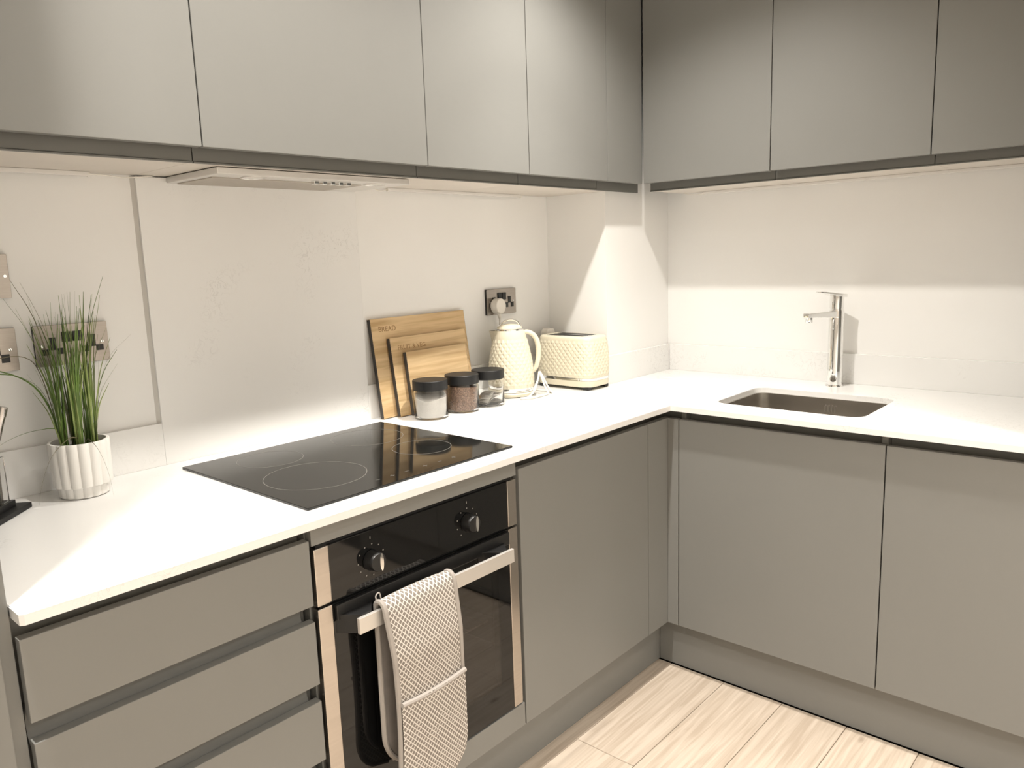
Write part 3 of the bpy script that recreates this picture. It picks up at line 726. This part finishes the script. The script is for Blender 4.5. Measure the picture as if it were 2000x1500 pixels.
# ------------------------------------------------------------------ chopping boards (leaning, nested)
def board(x0, x1, yb, yt, ztop, th, label, text=None, tsize=.02):
    """front face from (yb, worktop) to (yt, ztop)"""
    t = thing('chopping_board', ((x0+x1)/2, yb, ZT), label, 'chopping board', 'chopping boards')
    d = Vector((0, yt-yb, ztop-ZT)); L_ = d.length; d.normalize(); nrm = Vector((0, d.z, -d.y))  # towards the wall
    lift = max(0, -nrm.z*th)+.0006
    def P(u, v, w_): return Vector((u, yb, ZT+lift))+d*v+nrm*w_
    H = L_-lift
    mb = MB(); e = .012
    for a, b, m_ in ((x0+.0006, x1-.0006, 'bamboo'),):
        pts = [P(u, v, w_) for w_ in (0, th) for u, v in ((a, 0), (b, 0), (b, H), (a, H))]
        mb.poly(pts, [(0, 1, 2, 3), (7, 6, 5, 4), (0, 4, 5, 1), (1, 5, 6, 2), (2, 6, 7, 3), (3, 7, 4, 0)])
    mb.build('wood_panel', 'bamboo', t, bevel=.001)
    for a, b in ((x0-.0004, x0+.0006), (x1-.0006, x1+.0004)):
        mb = MB(); pts = [P(u, v, w_) for w_ in (.001, th-.001) for u, v in ((a, .001), (b, .001), (b, H-.001), (a, H-.001))]
        mb.poly(pts, [(0, 1, 2, 3), (7, 6, 5, 4), (0, 4, 5, 1), (1, 5, 6, 2), (2, 6, 7, 3), (3, 7, 4, 0)])
        mb.build('dark_edge', 'board_edge', t)
    if text:
        cu = bpy.data.curves.new('engraving', 'FONT'); cu.body = text; cu.size = tsize; cu.extrude = .0002
        tmp = bpy.data.objects.new('tmp', cu); COL.objects.link(tmp)
        dg = bpy.context.evaluated_depsgraph_get(); me = bpy.data.meshes.new_from_object(tmp.evaluated_get(dg)); bpy.data.objects.remove(tmp)
        o0 = P(x0+.026, H-.018-tsize, -.0002)
        for v in me.vertices:
            q = o0+Vector((1, 0, 0))*v.co.x+d*v.co.y-nrm*v.co.z
            v.co = q-ORG[t]
        me.materials.clear(); me.materials.append(MATS['engrave'])
        o = bpy.data.objects.new('engraving', me); COL.objects.link(o); o.parent = t
board(.511, .9002, -.0420, -.0025, 1.1880, .0145, 'largest bamboo chopping board, rearmost, engraved BREAD', 'BREAD', .022)
board(.5593, .8767, -.0617, -.0289, 1.1287, .0145, 'middle-sized bamboo chopping board, engraved FRUIT & VEG', 'FRUIT & VEG', .020)
board(.597, .8500, -.0815, -.0560, 1.0850, .0145, 'smallest bamboo chopping board, frontmost of the nested set')

# ------------------------------------------------------------------ jars
def jar(x, y, label, fill):
    t = thing('storage_jar', (x, y, ZT), label, 'jar', 'glass jars with black lids')
    c = (x, y, ZT); R_ = .051
    MB().lathe([(0, .0008), (R_-.005, .0008), (R_-.001, .004), (R_, .009), (R_, .080), (R_-.003, .086), (R_-.003, .092), (R_-.006, .092), (R_-.006, .086), (R_-.0032, .079), (R_-.0032, .010), (R_-.006, .006), (0, .0055)], c, 48).build('glass', 'clear', t, smooth=True)
    MB().lathe([(0, .0870), (.0525, .0870), (.0525, .1135), (.0512, .1150), (0, .1150)], c, 48).build('lid', 'black_matte', t, smooth=True)
    ri = R_-.0036
    if fill in ('sugar', 'coffee'):
        mb = MB(); n = 40; rings = []
        top = .069 if fill == 'sugar' else .077
        def zt_(r, a):
            if fill == 'sugar': return top-.022*(r/ri)*math.cos(a+2.2)*.5+.003*math.sin(3*a)*r/ri
            return top-.004*math.cos(a)*r/ri
        prof = [(0, .006), (ri-.003, .0062), (ri, .011)]
        for r, h in prof: rings.append([mb.bm.verts.new((x+r*math.cos(2*PI*k/n), y+r*math.sin(2*PI*k/n), ZT+h)) for k in range(n)])
        for f in (1, .75, .5, .25, .001): rings.append([mb.bm.verts.new((x+ri*f*math.cos(2*PI*k/n), y+ri*f*math.sin(2*PI*k/n), ZT+zt_(ri*f, 2*PI*k/n))) for k in range(n)])
        for A, Bq in zip(rings, rings[1:]):
            for k in range(n): mb.bm.faces.new((A[k], A[(k+1) % n], Bq[(k+1) % n], Bq[k]))
        o = mb.build('sugar' if fill == 'sugar' else 'coffee_granules', fill, t, smooth=True); o['kind'] = 'stuff'
    else:
        r_ = random.Random(5)
        for i in range(6):
            a = r_.uniform(-.5, .5); L_ = .034; z = .0095+i*.0042; tilt = r_.uniform(-.12, .3)
            dx = Vector((math.cos(a), math.sin(a), tilt)).normalized(); dy = Vector((-math.sin(a), math.cos(a), 0))
            cc = Vector((x, y, ZT+z+.004))
            mb = MB(); vv = []
            for k in range(7):
                s = -1+2*k/6; q = cc+dx*L_*s+Vector((0, 0, -.006*s*s+.004))
                vv.append([mb.bm.verts.new(q+dy*w_+Vector((0, 0, h))) for w_, h in ((-.016, 0), (.016, 0), (.016, .0016), (-.016, .0016))])
            for A, Bq in zip(vv, vv[1:]):
                for k in range(4): mb.bm.faces.new((A[k], A[(k+1) % 4], Bq[(k+1) % 4], Bq[k]))
            mb.bm.faces.new(vv[0][::-1]); mb.bm.faces.new(vv[-1])
            mb.build('sachet', 'foil' if i % 2 else 'white_plastic', t)
jar(.6138, -.1380, 'round glass jar of white sugar with black lid, nearest the hob', 'sugar')
jar(.7390, -.1450, 'round glass jar of brown coffee granules with black lid', 'coffee')
jar(.8530, -.1480, 'round glass jar of a few sachets with black lid, nearest the kettle', 'sachets')

# ------------------------------------------------------------------ potted grass
PX, PY = -.338, -.089
t = thing('potted_grass', (PX, PY, ZT), 'artificial grass in a fluted white ceramic pot', 'plant')
mb = MB(); n = 128; NF = 16
def prof_pot():
    return [(.0, .0006, 0), (.044, .0006, .4), (.0475, .003, .7), (.0490, .022, .8), (.0495, .0235, .8), (.0555, .026, 1), (.0565, .045, 1), (.0575, .11, 1), (.0575, .1155, 1), (.0565, .118, .8), (.052, .118, .2), (.051, .112, 0), (.049, .06, 0), (0, .058, 0)]
rings = []
for r, h, fl in prof_pot():
    ring = []
    for k in range(n):
        a = 2*PI*k/n; q = r+(abs(math.sin(NF*a/2))**.7-.75)*.0042*fl if r else .0
        ring.append(mb.bm.verts.new((PX+q*math.cos(a), PY+q*math.sin(a), ZT+h)))
    rings.append(ring)
for A, Bq in zip(rings, rings[1:]):
    for k in range(n): mb.bm.faces.new((A[k], A[(k+1) % n], Bq[(k+1) % n], Bq[k]))
mb.build('pot', 'ceramic', t, smooth=True, sharp=35)
so = MB().lathe([(0, .103), (.025, .105), (.045, .102), (.0505, .100), (.0495, .07), (0, .07)], (PX, PY, ZT), 32).build('soil', 'soil', t, smooth=True)
SIDE = Vector((.966, -.257, 0)).normalized(); FWD = Vector((.257, .966, 0))
def blade(mb, pts, w0, seg=8):
    P = spline(pts, 4); n = len(P); prev = None
    ph = random.uniform(0, PI); 
    for i, q in enumerate(P):
        f = i/(n-1); wd = w0*(1-f**1.6)+.00035
        tg = (P[min(i+1, n-1)]-P[max(i-1, 0)]).normalized()
        s = tg.cross(Vector((math.cos(ph), math.sin(ph), .15))); s.normalize(); nn = tg.cross(s).normalized()
        cur = [mb.bm.verts.new(q-s*wd), mb.bm.verts.new(q+nn*wd*.35), mb.bm.verts.new(q+s*wd), mb.bm.verts.new(q-nn*wd*.15)]
        if prev:
            for k in range(4): mb.bm.faces.new((prev[k], prev[(k+1) % 4], cur[(k+1) % 4], cur[k]))
        prev = cur
base = Vector((PX, PY, ZT+.095))
clumps = [(-.026, -.012, 26), (.002, -.016, 34), (.028, -.004, 24), (-.008, .018, 16), (.018, .020, 12)]
for ci, (s, f, cnt) in enumerate(clumps):
    groups = {'leaf': MB(), 'leaf_pale': MB()}
    for i in range(cnt):
        a = random.uniform(0, 2*PI); r = random.uniform(.001, .008)
        b0 = base+SIDE*(s+r*math.cos(a))+FWD*(f+r*math.sin(a))
        h = random.uniform(.20, .335) if random.random() < .7 else random.uniform(.11, .2)
        lean = SIDE*(s*.5+random.gauss(0, .022))+FWD*(f*.2+random.gauss(0, .015))
        pts = [b0, b0+lean*.18+Vector((0, 0, h*.35)), b0+lean*.5+Vector((0, 0, h*.7)), b0+lean*1.05+Vector((0, 0, h))]
        blade(groups['leaf_pale' if random.random() < .35 else 'leaf'], pts, random.uniform(.0012, .0028))
    for k_, g in groups.items():
        if len(g.bm.verts): o = g.build('grass_tuft', k_, t); o['kind'] = 'stuff'
def bp(s, h, f=0): return base+SIDE*s+FWD*f+Vector((0, 0, h))
wild = [  # stray blades: (material, width, points)
    ('leaf', .0030, [bp(-.028, 0), bp(-.045, .10), bp(-.075, .155), bp(-.13, .185), bp(-.175, .188)]),
    ('leaf', .0022, [bp(-.03, .0), bp(-.048, .12), bp(-.085, .165), bp(-.135, .178), bp(-.165, .182)]),
    ('leaf', .0038, [bp(-.020, 0, -.01), bp(-.032, .05, -.01), bp(-.075, .056, -.012), bp(-.12, .045, -.015), bp(-.165, .02, -.02)]),
    ('leaf_dry', .0016, [bp(-.03, .02), bp(-.05, .16), bp(-.075, .205), bp(-.13, .205), bp(-.19, .185)]),
    ('leaf_dry', .0015, [bp(.0, .03, -.02), bp(-.02, .035, -.04), bp(-.055, .005, -.06), bp(-.078, -.05, -.065), bp(-.085, -.085, -.07)]),
    ('leaf_dry', .0018, [bp(.012, .02, -.02), bp(.016, .03, -.045), bp(.030, .008, -.066), bp(.042, -.04, -.074), bp(.046, -.09, -.078)]),
    ('leaf', .0016, [bp(-.02, .0), bp(-.035, .14), bp(-.062, .25), bp(-.098, .325)]),
    ('leaf_dry', .0014, [bp(-.02, .0), bp(-.03, .16), bp(-.05, .28), bp(-.082, .36)]),
    ('leaf_dry', .0014, [bp(-.01, .0), bp(-.02, .18), bp(-.040, .28), bp(-.066, .355)]),
    ('leaf', .0016, [bp(.02, .0), bp(.03, .16), bp(.05, .27), bp(.082, .36)]),
    ('leaf_dry', .0013, [bp(.03, .02), bp(.048, .12), bp(.075, .19), bp(.122, .235)]),
    ('leaf', .0015, [bp(.03, .02), bp(.042, .10), bp(.062, .16), bp(.092, .205)]),
    ('leaf_dry', .0013, [bp(.03, .0), bp(.045, .09), bp(.052, .16), bp(.062, .225)])]
for m_, w_, pts in wild:
    g = MB(); blade(g, pts, w_*.6); g.build('stray_blade', m_, t)

# ------------------------------------------------------------------ knife stand
KC = Vector((-.4405, -.0945, ZT)); e1 = Vector((-.693, -.721, 0)); e2 = Vector((-.590, .807, 0)).normalized()
e2 = Vector((-.721, .693, 0))
t = thing('knife_stand', KC+e1*.08+e2*.05, 'black knife stand on the worktop at the left edge', 'knife stand')
def kpt(a, b, h): return KC+e1*a+e2*b+Vector((0, 0, h))
def kbox(a0, a1, b0, b1, h0, h1, name, m_, par, bev=.001):
    mb = MB(); mb.poly([kpt(a, b, h) for h in (h0, h1) for a, b in ((a0, b0), (a1, b0), (a1, b1), (a0, b1))], [(3, 2, 1, 0), (4, 5, 6, 7), (0, 1, 5, 4), (1, 2, 6, 5), (2, 3, 7, 6), (3, 0, 4, 7)])
    return mb.build(name, m_, par, bevel=bev)
kbox(0, .155, 0, .088, .0006, .011, 'base_plate', 'black_matte', t)
kbox(.022, .14, .018, .075, .0112, .024, 'block_foot', 'black_plastic', t)
kbox(.030, .135, .024, .030, .0242, .115, 'front_panel', 'clear', t)
kbox(.030, .135, .062, .068, .0242, .115, 'rear_panel', 'clear', t)
kbox(.052, .135, .0305, .0615, .0242, .085, 'core', 'black_matte', t)
labels = ['steel-handled knife in the stand, nearest the potted grass', 'black-handled knife in the stand, tallest and near the wall', 'steel-handled knife in the stand, outermost at the left edge']
for i, (a, m_, hh) in enumerate(((.041, 'steel', .118), (.0445, 'black_plastic', .185), (.112, 'steel', .12))):
    b0 = kpt(a, .038 if i != 1 else .054, .0245)
    up = (Vector((0, 0, 1))+SIDE*.30+FWD*.04).normalized() if i != 1 else (Vector((0, 0, 1))+SIDE*.10).normalized()
    kt = thing('kitchen_knife', b0, labels[i], 'knife', 'knives in the stand')
    pl = b0+Vector((0, 0, .0))
    L0 = hh-.03
    sdv = e1*.010
    bl = MB(); q0 = b0; q1 = b0+Vector((0, 0, L0)); thn = e2*.001
    bl.poly([q0-sdv*.6-thn, q0+sdv*.2-thn, q1+sdv-thn, q1-sdv-thn, q0-sdv*.6+thn, q0+sdv*.2+thn, q1+sdv+thn, q1-sdv+thn], [(3, 2, 1, 0), (4, 5, 6, 7), (0, 1, 5, 4), (1, 2, 6, 5), (2, 3, 7, 6), (3, 0, 4, 7)])
    bl.build('blade', 'steel', kt)
    pts = [q1-Vector((0, 0, .003)), q1+Vector((0, 0, .012)), q1+Vector((0, 0, .012))+up*.03, q1+Vector((0, 0, .012))+up*.075, q1+Vector((0, 0, .010))+up*.094]
    MB().tube(spline(pts, 4), [.0065]*4+[.0085]*4+[.0095]*4+[.0105]*4+[.0095], 14).build('handle', m_, kt, smooth=True)

# ------------------------------------------------------------------ oven glove over the handle
t = thing('oven_glove', (.08, -.66, .25), 'grey and white quilted double oven glove hung over the oven handle', 'oven glove')
def glove_part(x0f, x1f, path, th, name, m_, par):
    """strip following path (y, z) with side limits as functions of arc length"""
    mb = MB(); bm = mb.bm; uvs = {}
    acc = 0; nx = 16; rows_o, rows_i = [], []
    for i, (y, z) in enumerate(path):
        if i: acc += math.hypot(y-path[i-1][0], z-path[i-1][1])
        a = path[max(i-1, 0)]; b = path[min(i+1, len(path)-1)]
        ty, tz = b[0]-a[0], b[1]-a[1]; l = math.hypot(ty, tz); ny, nz = tz/l, -ty/l
        ro, ri = [], []
        for k in range(nx+1):
            f = k/nx; x = x0f(acc)+(x1f(acc)-x0f(acc))*f
            e = math.sin(PI*f)**.35 if 0 < f < 1 else 0
            q = .0016*abs(math.sin(PI*(x+acc)/.045))*abs(math.sin(PI*(x-acc)/.045))
            o = th*.5*e+q
            vo = bm.verts.new((x, y+ny*o, z+nz*o)); vi = bm.verts.new((x, y-ny*th*.5*e, z-nz*th*.5*e))
            uvs[vo] = uvs[vi] = (x, acc); ro.append(vo); ri.append(vi)
        rows_o.append(ro); rows_i.append(ri)
    uvl = bm.loops.layers.uv.new('UVMap')
    def quad(*v):
        try: bm.faces.new(v)
        except ValueError: pass
    for R1, R2 in zip(rows_o, rows_o[1:]):
        for k in range(nx): quad(R1[k], R1[k+1], R2[k+1], R2[k])
    for R1, R2 in zip(rows_i, rows_i[1:]):
        for k in range(nx): quad(R1[k], R2[k], R2[k+1], R1[k+1])
    for k in (0, nx):
        for i in range(len(path)-1): quad(rows_o[i][k], rows_o[i+1][k], rows_i[i+1][k], rows_i[i][k])
    for R1, R2 in ((rows_o[0], rows_i[0]), (rows_o[-1], rows_i[-1])):
        for k in range(nx): quad(R1[k], R1[k+1], R2[k+1], R2[k])
    for f in bm.faces:
        for lp in f.loops: lp[uvl].uv = uvs[lp.vert]
    return mb.build(name, m_, par, smooth=True, sharp=60)
yb = OY-.043; top = .6755
front = [(yb-.0155-.012*min(1, i/8), .672-i*.0125) for i in range(35)]     # hangs in front of the bar
over = [(yb+.0135*math.cos(a), top+.0015+.0125*math.sin(a)) for a in [PI*i/10 for i in range(11)]]
back = [(yb+.0135, .668-i*.0125) for i in range(30)][::-1]
path = back+over[1:-1]+front
tot = sum(math.hypot(b[0]-a[0], b[1]-a[1]) for a, b in zip(path, path[1:]))
def taper(s):  # rounded ends
    d = min(s, tot-s); R_ = .085
    return 0 if d >= R_ else R_*(1-math.sqrt(max(0, 1-((R_-d)/R_)**2)))*.95
gx0 = lambda s: -.019+taper(s)*1.0+.010*math.sin(PI*min(1, max(0, (s-tot*.5)/(tot*.5))))
gx1 = lambda s: .170-taper(s)*1.0
nb = len(back)-2
cutlen = sum(math.hypot(b[0]-a[0], b[1]-a[1]) for a, b in zip(path[:nb+1], path[1:nb+1]))
glove_part(lambda s_: gx0(cutlen+s_), lambda s_: gx1(cutlen+s_), path[nb:], .010, 'quilted_band', 'quilted_cloth', t)
glove_part(gx0, gx1, path[:nb+1], .010, 'rear_band', 'lining', t)
# pocket layers (front and back mitts)
fp = [(y-.0088, z) for y, z in front if z < .473]
nfull = tot-sum(math.hypot(b[0]-a[0], b[1]-a[1]) for a, b in zip(fp, fp[1:]))
glove_part(lambda s: gx0(nfull+s), lambda s: gx1(nfull+s), fp, .009, 'pocket', 'quilted_cloth', t)
bpth = [(y+.0088, z) for y, z in back[::-1] if z < .50]
glove_part(lambda s: .004, lambda s: .155, bpth[:15], .008, 'rear_pocket', 'lining', t)
# bindings
acc = 0; lp, rp = [], []
for i, (y, z) in enumerate(path):
    if i: acc += math.hypot(y-path[i-1][0], z-path[i-1][1])
    lp.append((gx0(acc), y, z)); rp.append((gx1(acc), y, z))
MB().tube(lp, .0058, 8).build('edge_binding', 'binding', t, smooth=True)
MB().tube(rp, .0058, 8).build('edge_binding', 'binding', t, smooth=True)
y_, z_ = fp[0]
MB().tube([(gx0(nfull)+(gx1(nfull)-gx0(nfull))*f, y_-.001, z_+.002-.006*math.sin(PI*f)) for f in [i/12 for i in range(13)]], .0055, 8).build('pocket_binding', 'binding', t, smooth=True)
MB().tube(spline([(-.012, yb+.016, .676), (-.014, yb+.019, .694), (-.004, yb+.020, .698), (-.002, yb+.017, .682)], 5), .0016, 6).build('hanging_loop', 'binding', t, smooth=True)
